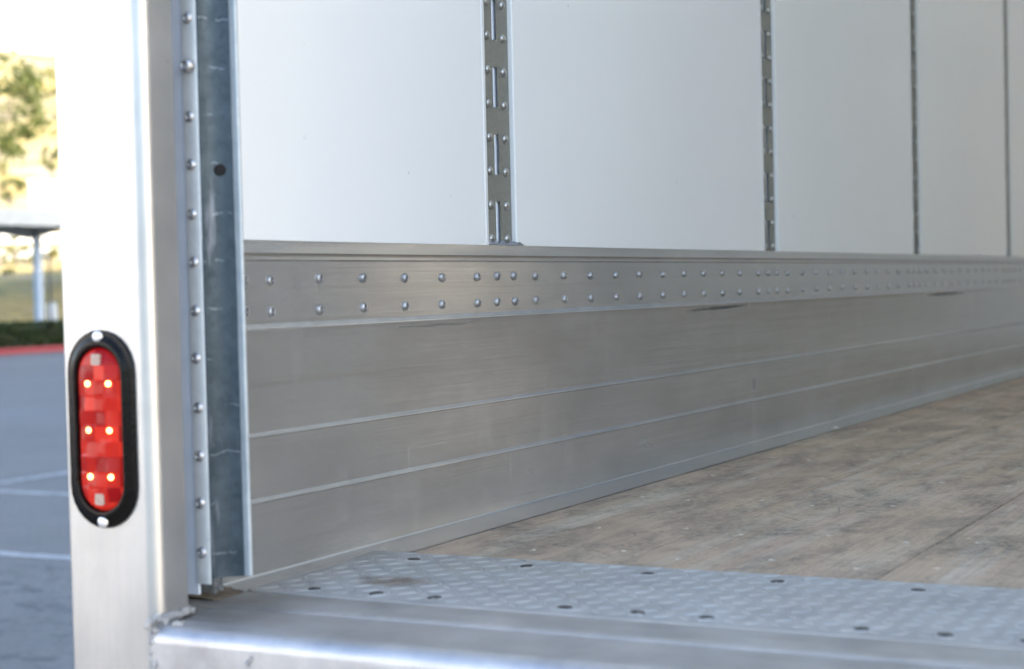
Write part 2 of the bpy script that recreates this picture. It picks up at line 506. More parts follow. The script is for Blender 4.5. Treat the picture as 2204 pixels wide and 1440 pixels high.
GAP = mat_spotted("dirty sealant", (.025, .022, .018), (.06, .05, .04), 90, .8, 0, .4)
SEAL = mat_spotted("grey sealant", (.20, .22, .25), (.30, .32, .35), 120, .55, 0, .6)
DIRT = mat_spotted("brown grime", (.05, .035, .025), (.22, .18, .13), 70, .85, 0, .8)
FOOT = mat_spotted("grimy foot metal", (.10, .12, .14), (.28, .30, .33), 160, .6, .3, .8)
WELD = mat_spotted("weld metal", (.34, .34, .35), (.60, .59, .57), 160, .35, .8, .8)
WHITE = mat_spotted("weathered white paint", (.72, .72, .70), (.80, .80, .79), 3, .5, 0, .1)
CHASSIS = mat_spotted("black chassis paint", (.02, .02, .02), (.04, .04, .04), 20, .5, 0, .1)
TYRE = mat_spotted("tyre rubber", (.02, .02, .02), (.035, .035, .035), 30, .8, 0, .3)
REFLECT = mat_spotted("clear reflector", (.30, .17, .15), (.52, .44, .36), 500, .12, .5, .3)

def mat_led():
    t = NT("lit diode")
    t.set(Base_Color=(1, .4, .2), Emission_Color=(1.0, .40, .12), Emission_Strength=1.9)
    return t.m
LED = mat_led()

# ------------------------------------------------------------------ mesh helpers
class MB:
    def __init__(s):
        s.bm = bmesh.new()
    def box(s, x0, x1, y0, y1, z0, z1):
        v = [s.bm.verts.new((x, y, z)) for x in (x0, x1) for y in (y0, y1) for z in (z0, z1)]
        for f in ((0, 1, 3, 2), (4, 6, 7, 5), (0, 4, 5, 1), (2, 3, 7, 6), (0, 2, 6, 4), (1, 5, 7, 3)):
            s.bm.faces.new([v[i] for i in f])
        return s
    def extrude(s, prof, axis, a, b, closed=True, cap=True, cuts=1):
        """prof: list of 2-D points; axis 'x': (y,z), 'y': (x,z), 'z': (x,y)"""
        def P(p, t):
            return {'x': (t, p[0], p[1]), 'y': (p[0], t, p[1]), 'z': (p[0], p[1], t)}[axis]
        rows = [[s.bm.verts.new(P(p, a + (b - a) * k / cuts)) for p in prof] for k in range(cuts + 1)]
        n = len(prof)
        for k in range(cuts):
            for i in range(n if closed else n - 1):
                j = (i + 1) % n
                s.bm.faces.new((rows[k][i], rows[k][j], rows[k + 1][j], rows[k + 1][i]))
        if closed and cap:
            s.bm.faces.new(rows[0])
            s.bm.faces.new(rows[-1])
        return s
    def lathe(s, prof, seg=16, mat=None):
        """prof (r, h) revolved about +z; mat = 4x4"""
        mat = mat or Matrix()
        rings = []
        for r, h in prof:
            if r < 1e-7:
                rings.append([s.bm.verts.new(mat @ Vector((0, 0, h)))])
            else:
                rings.append([s.bm.verts.new(mat @ Vector((r * math.cos(2 * math.pi * i / seg), r * math.sin(2 * math.pi * i / seg), h))) for i in range(seg)])
        for a, b in zip(rings, rings[1:]):
            for i in range(seg):
                j = (i + 1) % seg
                if len(a) == 1 and len(b) == 1:
                    continue
                if len(b) == 1:
                    s.bm.faces.new((a[i], a[j], b[0]))
                elif len(a) == 1:
                    s.bm.faces.new((a[0], b[i], b[j]))
                else:
                    s.bm.faces.new((a[i], a[j], b[j], b[i]))
        return s
    def tube(s, p0, p1, r0, r1, seg=8):
        p0, p1 = Vector(p0), Vector(p1)
        d = p1 - p0
        m = Matrix.Translation(p0) @ d.to_track_quat('Z', 'Y').to_matrix().to_4x4()
        return s.lathe([(0, 0), (r0, 0), (r1, d.length), (0, d.length)], seg, m)
    def blob(s, c, r, sq=(1, 1, 1), jit=.2):
        g = bmesh.ops.create_icosphere(s.bm, subdivisions=2, radius=1)
        for v in g['verts']:
            k = 1 + jit * (noise.noise(v.co * 2.3 + Vector(c) * 90))
            v.co = Vector((v.co.x * r * sq[0] * k + c[0], v.co.y * r * sq[1] * k + c[1], v.co.z * r * sq[2] * k + c[2]))
        return s
    def build(s, name, mat, parent=None, smooth=None, recalc=True, loc=None):
        if recalc:
            bmesh.ops.recalc_face_normals(s.bm, faces=s.bm.faces)
        me = bpy.data.meshes.new(name)
        s.bm.to_mesh(me)
        s.bm.free()
        me.materials.append(mat)
        if smooth is not None:
            me.polygons.foreach_set('use_smooth', [True] * len(me.polygons))
            me.set_sharp_from_angle(angle=R(smooth))
        o = bpy.data.objects.new(name, me)
        COL.objects.link(o)
        if loc:
            o.location = loc
        if parent:
            o.parent = parent
        return o

def tag(o, label=None, cat=None, group=None, kind=None):
    if label: o['label'] = label
    if cat: o['category'] = cat
    if group: o['group'] = group
    if kind: o['kind'] = kind
    return o

def empty(name, loc=(0, 0, 0), parent=None):
    o = bpy.data.objects.new(name, None)
    COL.objects.link(o)
    o.location = loc
    o.empty_display_size = .1
    if parent: o.parent = parent
    return o

def copy_tree(o, parent=None):
    c = o.copy()
    COL.objects.link(c)
    c.parent = parent
    for ch in [x for x in COL.objects if x.parent == o]:
        copy_tree(ch, c)
    return c

def arc(cx, cy, r, a0, a1, n=7):
    return [(cx + r * math.cos(R(a0 + (a1 - a0) * i / n)), cy + r * math.sin(R(a0 + (a1 - a0) * i / n))) for i in range(n + 1)]

def rrect(x0, x1, y0, y1, r, n=7):
    return (arc(x1 - r, y0 + r, r, -90, 0, n) + arc(x1 - r, y1 - r, r, 0, 90, n)
            + arc(x0 + r, y1 - r, r, 90, 180, n) + arc(x0 + r, y0 + r, r, 180, 270, n))

def mirror_x(mesh_obj, name, parent, cx=1.2):
    """the same part on the other side of the cargo box, as its own mesh"""
    me = mesh_obj.data.copy()
    for v in me.vertices:
        v.co.x = 2 * cx - v.co.x
    me.flip_normals()
    o = bpy.data.objects.new(name, me)
    COL.objects.link(o)
    o.parent = parent
    return o

# ================================================================== GROUND
GZ = -1.15
g = MB()
g.bm.faces.new([g.bm.verts.new(p) for p in ((-1200, -900, GZ), (900, -900, GZ), (900, 1400, GZ), (-1200, 1400, GZ))])
tag(g.build("parking_lot", ASPH), "grey worn asphalt of the parking lot", "ground", kind='structure')

LINE = mat_paint("worn white road paint", (.34, .35, .36), .8, 9)
m = MB()
for k, yy in enumerate((7.40, 9.80)):
    m.box(-8.62 if k == 0 else -8.75, -2.6, yy - .05, yy + .05, GZ + .002, GZ + .006)
tag(m.build("stall_lines", LINE), "faded white parking stall lines on the asphalt", "road marking", kind='structure')
m = MB()
m.box(-8.86, -8.76, 5.0, 26.0, GZ + .002, GZ + .007)
tag(m.build("stall_head_line", LINE), "faded white line across the heads of the stalls", "road marking", kind='structure')

# kerb painted red (real step)
RED = mat_paint("faded red kerb paint", (.28, .025, .03), .2, 6)
m = MB()
m.extrude([(-31.55, GZ - .05), (-31.35, GZ - .05), (-31.35, GZ + .12), (-31.38, GZ + .15), (-31.55, GZ + .15)], 'y', -10, 80)
tag(m.build("kerb", RED, smooth=30), "kerb painted red along the far edge of the lot", "kerb", kind='structure')
SOIL = mat_spotted("planting soil", (.05, .04, .03), (.12, .10, .07), 4, .9, 0, .4)
m = MB()
m.box(-45, -31.555, -10, 80, GZ - .05, GZ + .12)
tag(m.build("planting_strip", SOIL), "bare soil strip behind the red kerb", "ground", kind='structure')

# hillside terrain
CDIR = Vector((-.686, .727))
def prof_h(u):
    pts = [(44, GZ - .3), (50, GZ), (58, .9), (61, 1.2), (67, 1.7), (76, 2.9), (90, 4.6), (110, 8.2), (140, 14.8), (200, 27), (260, 33), (420, 35)]
    if u <= pts[0][0]: return pts[0][1]
    for (a, ha), (b, hb) in zip(pts, pts[1:]):
        if u <= b:
            t = (u - a) / (b - a)
            return ha + (hb - ha) * t
    return pts[-1][1]
def hill_z(x, y):
    u = Vector((x - 1.2, y)).dot(CDIR)
    v = Vector((x - 1.2, y)).dot(Vector((CDIR.y, -CDIR.x)))
    h = prof_h(u)
    k = min(1, max(0, (u - 62) / 60))
    h += k * (noise.noise(Vector((x * .02, y * .02, 0))) * 6 + noise.noise(Vector((x * .07, y * .07, 3))) * 1.6)
    h += k * v * .09 * min(1, 120 / max(u, 1))
    return h
m = MB()
NU, NV = 80, 70
rows = []
for i in range(NU):
    u = 44 + 376 * (i / (NU - 1)) ** 1.6
    row = []
    for j in range(NV):
        v = -240 + 480 * j / (NV - 1)
        p = Vector((1.2, 0)) + CDIR * u + Vector((CDIR.y, -CDIR.x)) * v
        row.append(m.bm.verts.new((p.x, p.y, hill_z(p.x, p.y))))
    rows.append(row)
for i in range(NU - 1):
    for j in range(NV - 1):
        m.bm.faces.new((rows[i][j], rows[i][j + 1], rows[i + 1][j + 1], rows[i + 1][j]))
tag(m.build("hillside", HILL, smooth=60), "dry yellow hillside behind the parking lot", "hill", kind='structure')

# ------------------------------------------------------------------ foliage
def leaves(mb, c, rad, n, size, hollow=.25, seed=0, clumps=0):
    rnd = random.Random(seed)
    cl = None
    if clumps:
        cl = []
        while len(cl) < clumps:
            p = Vector((rnd.uniform(-1, 1), rnd.uniform(-1, 1), rnd.uniform(-1, 1)))
            if hollow < p.length < 1:
                cl.append((p, rnd.uniform(.16, .34)))
    for _ in range(n):
        if cl:
            cc, cr = rnd.choice(cl)
            p = cc + Vector((rnd.gauss(0, 1), rnd.gauss(0, 1), rnd.gauss(0, .8))) * cr * .5
        else:
            p = Vector((rnd.uniform(-1, 1), rnd.uniform(-1, 1), rnd.uniform(-1, 1)))
        q = Vector(c) + Vector((p.x * rad[0], p.y * rad[1], p.z * rad[2]))
        s = size * rnd.uniform(.6, 1.4)
        a = Vector((rnd.gauss(0, 1), rnd.gauss(0, 1), rnd.gauss(0, 1))).normalized()
        b = a.cross(Vector((rnd.gauss(0, 1), rnd.gauss(0, 1), rnd.gauss(0, 1)))).normalized()
        vs_ = [mb.bm.verts.new(q + a * s * .5), mb.bm.verts.new(q + b * s * .28), mb.bm.verts.new(q - a * s * .5), mb.bm.verts.new(q - b * s * .28)]
        mb.bm.faces.new(vs_)

LEAF1 = mat_leaf("sunlit olive foliage", (.05, .07, .015), (.13, .15, .035))
LEAF2 = mat_leaf("dark hedge foliage", (.018, .035, .008), (.05, .08, .02))
LEAF3 = mat_leaf("yellow green foliage", (.10, .11, .025), (.22, .20, .05))
BARK = mat_spotted("bark", (.10, .08, .06), (.20, .17, .13), 8, .9, 0, .8)

def ray_at(px, py, depth):
    """a point of the place seen at photograph pixel (px, py), used once to read positions"""
    d = fw + rt2 * ((px - 1102) / F_PX) + up2 * ((720 - py) / F_PX)
    return Vector((1.198859, 0, .331823)) + d * depth

def tree(name, label, base, h, crown_c, rad, n, size, leaf, seed, clumps, cat='tree', group=None):
    t = empty(name, base)
    tag(t, label, cat, group)
    rnd = random.Random(seed)
    m = MB()
    cc = Vector(crown_c) - Vector(base)
    pts = [Vector((0, 0, -.3)), Vector((.1, .05, h * .3)), cc + Vector((0, 0, -rad[2] * .3))]
    r = max(.05, h * .022)
    m.tube(pts[0], pts[1], r, r * .8)
    m.tube(pts[1], pts[2], r * .8, r * .45)
    for k in range(9):
        e = cc + Vector((rnd.uniform(-.75, .75) * rad[0], rnd.uniform(-.75, .75) * rad[1], rnd.uniform(-.5, .85) * rad[2]))
        st = pts[1].lerp(pts[2], rnd.uniform(.4, 1))
        m.tube(st, e, r * .35, r * .08, 6)
    m.build("trunk", BARK, t, smooth=60)
    m = MB()
    leaves(m, cc, rad, n, size, .2, seed, clumps)
    m.build("crown", leaf, t, recalc=False)
    return t

# near tree on the slope, its crown crossing the left edge of the photograph
p = ray_at(-18, 235, 60)
tree("olive_tree", "sunlit green tree on the slope above the carport, crown cut by left picture edge", (p.x, p.y, hill_z(p.x, p.y)), 5.5,
     (p.x, p.y, p.z), (2.0, 2.0, 2.1), 2600, .20, LEAF1, 3, 34)
p = ray_at(28, 80, 60.5)
q = ray_at(112, 330, 76)
tree("hill_shrub", "small dark shrub on the hillside right beside the truck corner post", (q.x, q.y, hill_z(q.x, q.y)), 1.2,
     (q.x, q.y, q.z), (.45, .45, .8), 420, .16, LEAF1, 9, 8, 'shrub', 'shrubs on the hillside')
for i, (px, py, dpt, s_, lf, lab) in enumerate((
        (98, 185, 150, 2.6, LEAF3, "yellow green shrub at the crest of the hill behind the olive tree"),
        (18, 400, 84, .9, LEAF1, "low olive shrub on the slope just above the carport roof"),
        (30, 545, 62, .8, LEAF3, "yellow bush under the carport roof, left of its column"),
        (108, 545, 64, .6, LEAF3, "yellow bush under the carport roof, right of its column"),
        (22, 640, 57, .8, LEAF3, "round yellow bush behind the hedge at the foot of the slope"),
        (-8, 612, 58, .8, LEAF1, "green bush at the left picture edge behind the hedge"))):
    q = ray_at(px, py, dpt)
    tree("hill_shrub", lab, (q.x, q.y, min(hill_z(q.x, q.y), q.z - s_ * .5)), s_, (q.x, q.y, q.z), (s_, s_, s_ * .8), 600, s_ * .16, lf, 20 + i, 12, 'shrub', 'shrubs on the hillside')

# clipped hedge behind the kerb
m = MB()
rnd = random.Random(5)
for _ in range(26000):
    x = rnd.choice((rnd.uniform(-33.5, -32.1), -32.1 + rnd.gauss(0, .05)))
    y = rnd.uniform(19, 53)
    z = rnd.choice((rnd.uniform(GZ + .05, -.40), -.40 + rnd.gauss(0, .035)))
    s = rnd.uniform(.07, .15)
    a = Vector((rnd.gauss(0, 1), rnd.gauss(0, 1), rnd.gauss(0, 1))).normalized()
    b = a.cross(Vector((rnd.gauss(0, 1), rnd.gauss(0, 1), rnd.gauss(0, 1)))).normalized()
    c = Vector((x, y, z))
    m.bm.faces.new([m.bm.verts.new(c + a * s * .5), m.bm.verts.new(c + b * s * .3), m.bm.verts.new(c - a * s * .5), m.bm.verts.new(c - b * s * .3)])
hd = empty("hedge", (-32.8, 36, GZ))
tag(hd, "low clipped dark green hedge behind the red kerb", "hedge")
m.build("foliage", LEAF2, hd, recalc=False).location = (32.8, -36, -GZ)
m = MB()
m.box(-33.35, -32.25, 19.1, 52.9, GZ + .05, -.55)
HC = mat_spotted("hedge twigs", (.012, .018, .006), (.03, .04, .015), 12, .9, 0, .8)
m.build("twigs", HC, hd).location = (32.8, -36, -GZ)

# ------------------------------------------------------------------ carport
CP = mat_spotted("pale blue carport paint", (.30, .39, .52), (.34, .43, .56), 2, .5, 0, .05)
CPG = mat_spotted("grey fascia metal", (.26, .30, .33), (.32, .36, .39), 3, .45, .2, .05)
CPD = mat_spotted("carport deck underside", (.16, .20, .27), (.21, .25, .32), 3, .6, 0, .05)
cp = empty("carport", (-34.5, 38.3, GZ))
tag(cp, "flat roofed carport with pale blue steel column behind the hedge", "carport")
def cpart(mb, name, mat, **k):
    o = mb.build(name, mat, cp, **k)
    o.location = (34.5, -38.3, -GZ)
    return o
m = MB()
m.box(-36.6, -33.50, 20, 56, 2.66, 2.76)
cpart(m, "roof_deck", CPG)
m = MB()
m.box(-33.50, -33.42, 20, 56, 2.36, 2.84)
cpart(m, "fascia", CPG)
for yy in (29.3, 38.3, 47.3):
    m = MB()
    m.extrude(rrect(-34.60, -34.40, yy - .10, yy + .10, .03), 'z', GZ, 2.3)
    cpart(m, "column", CP, smooth=40)
    m = MB()
    m.extrude([(-36.5, 2.66), (-33.5, 2.66), (-33.5, 2.30), (-34.2, 2.15), (-34.8, 2.05), (-36.5, 2.35)], 'y', yy - .1, yy + .1)
    cpart(m, "roof_beam", CPD)
for k in range(3):
    m = MB()
    x = -34.3 - k * 1.05
    m.box(x - .06, x + .06, 20, 56, 2.42, 2.655)
    cpart(m, "purlin", CPD)

# marker sign
q = ray_at(112, 676, 49.2)
sg = empty("marker_sign", (q.x, q.y, GZ))
tag(sg, "tall white rounded marker panel on a thin grey pole behind the hedge", "sign")
m = MB()
m.tube((0, -.05, .1), (0, -.05, 2.75), .03, .03, 10)
m.build("pole", CHASSIS, sg, smooth=40)
m = MB()
zc = q.z - GZ
pr = [(a, b) for a, b in rrect(-.14, .14, zc - .34, zc + .34, .12, 6)]
m.extrude(pr, 'y', -.02, .02)
o = m.build("panel", WHITE, sg, smooth=40)
o.rotation_euler = (0, 0, R(43))

# white retaining walls on the slope
def ret_wall(label, u, z0, z1, v0=-60, v1=60, tilt=0):
    pv = Vector((CDIR.y, -CDIR.x))
    c = Vector((1.2, 0)) + CDIR * u
    t = empty("retaining_wall", (c.x, c.y, z0))
    tag(t, label, "wall", "retaining walls on the slope")
    ang = math.atan2(pv.y, pv.x)
    m = MB()
    m.box(v0, v1, -.15, .15, -2.0, z1 - z0 - .12)
    o = m.build("wall_face", WHITE, t)
    m = MB()
    m.box(v0, v1, -.2, .2, z1 - z0 - .12, z1 - z0)
    o2 = m.build("coping", WHITE, t)
    t.rotation_euler = (0, -tilt, ang)
ret_wall("lower white retaining wall seen behind the carport column", 67, 1.55, 2.15)
ret_wall("upper white retaining wall just under the carport roof line", 74, 2.55, 2.95)

q = ray_at(93, 424, 84)
ub = empty("equipment_cabinet", (q.x, q.y, hill_z(q.x, q.y)))
tag(ub, "white boxy equipment cabinet on the slope above the carport roof", "cabinet")
zb = q.z - ub.location.z
m = MB()
m.extrude(rrect(-.68, .68, -.5, .5, .06), 'z', -.5, zb + .74)
m.build("housing", WHITE, ub, smooth=40)
m = MB()
m.box(-.72, .72, -.54, .54, zb + .74, zb + .80)
m.build("lid", WHITE, ub)
m = MB()
m.box(-.55, .0, -.53, -.503, zb - .6, zb + .6)
m.build("door", WHITE, ub)
m = MB()
m.box(.02, .57, -.53, -.503, zb - .6, zb + .6)
m.build("door", WHITE, ub)
ub.rotation_euler = (0, 0, R(43))

# ------------------------------------------------------------------ unseen building added to keep the lot in shade
WALLM = mat_spotted("grey render", (.58, .58, .57), (.66, .65, .64), 1.2, .8, 0, .3)
GLS = mat_spotted("dark window glass", (.03, .035, .04), (.05, .055, .06), 1, .12, 0, 0)
wh = empty("shade_building", (20, 34, GZ))
tag(wh, "unseen grey building added on the far side of the truck to shade the lot", "building")
def wpart(mb, name, mat):
    o = mb.build(name, mat, wh)
    o.location = (-20, -34, -GZ)
    return o
wpart(MB().extrude([(9, 9.2), (34, 18.6), (34, 66), (9, 66)], "z", GZ - .2, 19.1), "wall", WALLM)
wpart(MB().extrude([(8.9, 9.15), (34.2, 18.55), (34.2, 66.2), (8.9, 66.2)], "z", 19.1, 19.4), "roof", CHASSIS)
for fl in range(4):
    for k in (0, 1, 2, 3, 4, 5, 6, 7, 8):
        y = 11 + k * 6.0
        z = GZ + 2.4 + fl * 4.1
        wpart(MB().box(8.93, 8.99, y, y + 3.2, z, z + 1.5), "window", GLS)

PALE = mat_spotted("pale grey render", (.50, .53, .60), (.58, .61, .68), .8, .8, 0, .2)
ob = empty("bounce_building", (-38, -30, GZ))  # unseen, added as a sunlit surface for the corner post to reflect
tag(ob, "unseen pale grey building added behind the camera to reflect sunlight", "building")
def opart(mb, name, mat):
    o = mb.build(name, mat, ob)
    o.location = (38, 30, -GZ)
opart(MB().box(-50, -26, -62, -8, GZ - .2, 13), "wall", PALE)
opart(MB().box(-50.4, -25.6, -62.4, -7.6, 13, 13.5), "roof", WHITE)
for k in range(7):
    for f_ in range(3):
        opart(MB().box(-25.99, -25.94, -58 + k * 7.2, -54 + k * 7.2, 1.2 + f_ * 4, 2.5 + f_ * 4), "window", GLS)

# ================================================================== THE TRUCK
tk = empty("box_truck", (0, 0, 0))
tag(tk, "open rear corner of an aluminium box truck with white lined cargo walls", "truck")
W2 = 2.4      # inside width
YB = 7.9      # inner face of the front bulkhead
HT = 2.35     # inside height

# ---- corner posts (rear frame)
cpst = MB()
prof = (arc(.0765 - .015, 1.36 + .015, .015, -90, 0, 12) + [(.0765, 1.4085), (-.040, 1.4085)] + arc(-.040 + .007, 1.36 + .007, .007, 180, 270, 7))
cpst.extrude(prof, 'z', -.34, HT + .16, cuts=1)
post = cpst.build("corner_post", AL_POST, tk, smooth=35)
post2 = mirror_x(post, "corner_post", tk)

# header
m = MB()
m.extrude(rrect(1.362, 1.46, HT + .005, HT + .155, .01), 'x', .081, W2 - .081)
m.build("rear_header", AL_POST, tk, smooth=35)

# ---- sill
m = MB()
pf = [(1.4555, -.30), (1.348, -.30)] + [(1.348 + .018 - .018 * math.cos(R(a)), -.018 + .018 * math.sin(R(a))) for a in range(0, 91, 6)] + [(1.4555, .0), (1.4555, -.02)]
m.extrude(pf, 'x', .0770, W2 - .0770, cuts=1)
sill = m.build("rear_sill", AL_SILL, tk, smooth=35)
# butt seam of the sill skin
m = MB()
rnd = random.Random(2)
for k in range(9):
    m.blob((.197 + rnd.uniform(-.002, .002), 1.3475, -.022 - k * .006 - rnd.uniform(0, .002)), .0028, (.9, .5, 1.1), .5)
m.build("weld_spots", WELD, sill, smooth=60)

# weld bead where sill meets post
m = MB()
rnd = random.Random(4)
for k in range(44):
    z = .004 - k * .0052
    m.blob((.0770 + rnd.uniform(-.003, .003) - .0022 * math.sin(k * 1.3), 1.3515 + rnd.uniform(-.002, .001), z), rnd.uniform(.0036, .0058), (1.1, .8, .8), .6)
for k in range(14):
    y = 1.356 + k * .0042
    m.blob((.0790 + rnd.uniform(-.002, .003), y, .003 + rnd.uniform(-.001, .003)), rnd.uniform(.0035, .0060), (1.1, .9, .9), .7)
for k in range(6):
    m.blob((.080 + k * .004, 1.362 + rnd.uniform(-.002, .004), .000), rnd.uniform(.003, .006), (1.2, 1, .6), .4)
m.build("weld_bead", WELD, post, smooth=60)

# ---- threshold base strip + tread plate
m = MB()
m.extrude([(1.4560, -.02), (1.4560, .0002), (1.4568, .0010), (1.4600, .0026), (1.4650, .0034), (1.5285, .0034), (1.5285, -.02)], 'x', .0065, W2 - .0065, cuts=1)
m.build("threshold_strip", AL_SILL, tk, smooth=20)
for a, b in ((-.034, .0768), (W2 - .0768, W2 + .034)):
    MB().box(a, b, 1.4090, 1.4552, -.30, -.0004).build("frame_base", AL_SILL, tk)

tp = MB()
def plate_outline():
    # ragged flame-cut left edge
    pts = [(.070, 1.5292), (.056, 1.5400), (.0545, 1.58), (.0560, 1.634), (.0595, 1.68), (.0590, 1.726), (.050, 1.76), (.044, 1.79), (.042, 1.8215)]
    out = []
    rnd = random.Random(8)
    for (a, b), (c, d) in zip(pts, pts[1:]):
        for k in range(4):
            t = k / 4
            out.append((a + (c - a) * t + rnd.uniform(-.0008, .0008), b + (d - b) * t))
    out.append(pts[-1])
    return out
lo = plate_outline()
ro = [(W2 - x, y) for x, y in lo][::-1]
ol = lo + ro
tp.extrude(ol, 'z', -.02, .0042)
# raised lozenge bars
def lozenge(cx, cy, ang, L=.0118, Wd=.0038, H=.0014, z0=.0042):
    ca, sa = math.cos(ang), math.sin(ang)
    base, top = [], []
    for (a, b) in ((-1, 0), (-.55, -.8), (0, -1), (.55, -.8), (1, 0), (.55, .8), (0, 1), (-.55, .8)):
        for lst, k, z in ((base, 1, z0), (top, .52, z0 + H)):
            x, y = a * L * k, b * Wd * k
            lst.append(tp.bm.verts.new((cx + x * ca - y * sa, cy + x * sa + y * ca, z)))
    for i in range(8):
        j = (i + 1) % 8
        tp.bm.faces.new((base[i], base[j], top[j], top[i]))
    tp.bm.faces.new(top)
PX, PY = .0235, .0235
r_ = 0
yy = 1.552
while yy < 1.815:
    k = 0
    xx = .075
    while xx < 2.33:
        lozenge(xx, yy, R(45) if (r_ + k) % 2 == 0 else R(135))
        xx += PX
        k += 1
    yy += PY
    r_ += 1
plate = tp.build("tread_plate", TREAD, tk, smooth=25)

# bolts
def bolt_mesh():
    m = MB()
    m.lathe([(0, .0018), (.0055, .0016), (.0080, .0008), (.0086, -.0004)], 18)
    return m
b0 = bolt_mesh().build("bolt", BOLT, plate, smooth=50)
rim = MB().lathe([(.0084, -.0001), (.0088, .0004), (.0093, .0003), (.0097, -.0003)], 20).build("worn_rim", BOLTRIM, b0, smooth=50)
bolts = [(.128 + .153 * k, 1.776) for k in range(15)] + [(.1285 + .1531 * k, 1.561) for k in range(15)] + [(.209 + .3055 * k, 1.5615) for k in range(7)]
first = True
for (x, y) in bolts:
    if first:
        o = b0; first = False
    else:
        o = b0.copy(); COL.objects.link(o); o.parent = plate
        r2 = rim.copy(); COL.objects.link(r2); r2.parent = o
    o.location = (x, y, .0043)
    o.rotation_euler = (random.uniform(-.05, .05), random.uniform(-.05, .05), random.uniform(0, 6))

# ---- cargo floor (planks are surface boards; seams modelled as grooves)
fl = empty("cargo_floor", (0, 0, 0), tk)
plank_edges = [.079, .357, .673, .989, 1.305, 1.621, 1.937, W2 - .079]
for a, b in zip(plank_edges, plank_edges[1:]):
    m = MB()
    bx = [(a + .0009, -.03), (a + .0009, -.0022), (a + .0022, -.0008), (b - .0022, -.0008), (b - .0009, -.0022), (b - .0009, -.03)]
    m.extrude(bx, 'y', 1.8225, YB - .002, cuts=1)
    m.build("plank", WOOD, fl, smooth=20)
MB().box(.0762, W2 - .0762, 1.823, YB - .002, -.05, -.0045).build("subfloor", GAP, fl)

# countersunk floor screws with filler / torn fibres around
def plug():
    m = MB()
    rnd = random.Random(11)
    n = 14
    ring = []
    for i in range(n):
        a = 2 * math.pi * i / n
        r = .0065 + rnd.uniform(-.002, .0035)
        ring.append((r * math.cos(a) * .8, r * math.sin(a) * 1.15))
    o = [m.bm.verts.new((x, y, 0.0001)) for x, y in ring]
    i_ = [m.bm.verts.new((x * .62, y * .62, .0012 + rnd.uniform(-.0006, .0006))) for x, y in ring]
    c = m.bm.verts.new((0, 0, .0002))
    for k in range(n):
        j = (k + 1) % n
        m.bm.faces.new((o[k], o[j], i_[j], i_[k]))
        m.bm.faces.new((i_[k], i_[j], c))
    return m
p0 = plug().build("screw_plug", PLUG, fl, smooth=30)
rows_y = [1.93] + [2.135 + .307 * k for k in range(19)]
first = True
for iy, y in enumerate(rows_y):
    for ix, x in enumerate([.138, .217, .327, .416, .5265, .6325, .720, .845, .945, 1.04, 1.15, 1.26, 1.36, 1.47]):
        if x == .138 and iy in (0, 1): continue
        if x > .8 and (y < 1.9 + (x - .75) * 1.3): continue
        if iy * 14 + ix > 140: continue
        if first: o = p0; first = False
        else:
            o = p0.copy(); COL.objects.link(o); o.parent = fl
        o.location = (x + random.uniform(-.003, .003), y + (.016 if ix % 2 == 0 else -.014) + random.uniform(-.004, .004), -.0008)
        o.rotation_euler = (0, 0, random.uniform(-.5, .5) + (math.pi if random.random() < .5 else 0))
        s = random.uniform(.5, .95)
        o.scale = (s, s * random.uniform(.8, 1.3), 1)

# ---- kick rail (the riveted aluminium lower wall) with its floor flange
kr = MB()
kp = [(-.0034, .3925), (-.0105, .3925), (-.0130, .30), (-.0130, -.03), (.0755, -.03), (.0755, .0000), (.0050, .0006), (.0030, .0026),
      (.0026, .0836), (.0046, .0852), (.0044, .0864), (-.0004, .0900),
      (-.0006, .1600), (.0016, .1616), (.0014, .1628), (-.0034, .1664),
      (-.0036, .2780), (-.0012, .2872), (-.0016, .2888), (-.0066, .2942),
      (-.0072, .3675), (-.0078, .3685), (-.0056, .3700), (-.0066, .3745), (-.0062, .3765), (-.0002, .3775), (-.0003, .3783), (-.0032, .3852)]
kr.extrude(kp, 'y', 1.4445, YB - .002, cuts=1)
rail = kr.build("kick_rail", AL_WALL, tk, smooth=22)
for c, d in ((1.4445, 6.205), (6.375, YB - .002)):
    MB().extrude([(W2 - x, z) for x, z in kp], 'y', c, d).build("kick_rail", AL_WALL, tk, smooth=22)

# ---- lining panels, logistics posts, outer skin
posts_y = [2.2745 + 1.2192 * k for k in range(-1, 5)]
PWID = .0428
m = None
edges = []
prev = 1.4445
for y in posts_y[1:]:
    edges.append((prev, y - PWID - .0015)); prev = y + PWID + .0015
edges.append((prev, YB - .002))
wall_parts = []
for a, b in edges:
    m = MB()
    pr = [(-.018, a)] + [(-.0048, a), (-.0030, a + .0014)] + [(-.0030, b - .0014), (-.0048, b), (-.018, b)]
    m.extrude(pr, 'z', .3928, HT)
    o = m.build("wall_panel", FRP, tk)
    if a > 5.5 and a < 6.5:      # gap in the far wall for the added translucent panel
        for c, d in ((a, 6.205), (6.375, b)):
            MB().box(W2 + .003, W2 + .018, c, d, .3928, HT).build("wall_panel", FRP, tk)
    else:
        mirror_x(o, "wall_panel", tk)
# white edge moulding on the near side of each post
LIGHTEDGE = WHITEM
for y in posts_y[1:]:
    for yc, w_ in ((y - PWID - .0075, .0045),):
        m = MB()
        m.extrude([(-.0029, yc - w_), (-.0018, yc - w_ + .001), (-.0018, yc + w_ - .001), (-.0029, yc + w_ + .001)], 'z', .3930, HT)
        m.build("edge_moulding", LIGHTEDGE, tk, smooth=30)

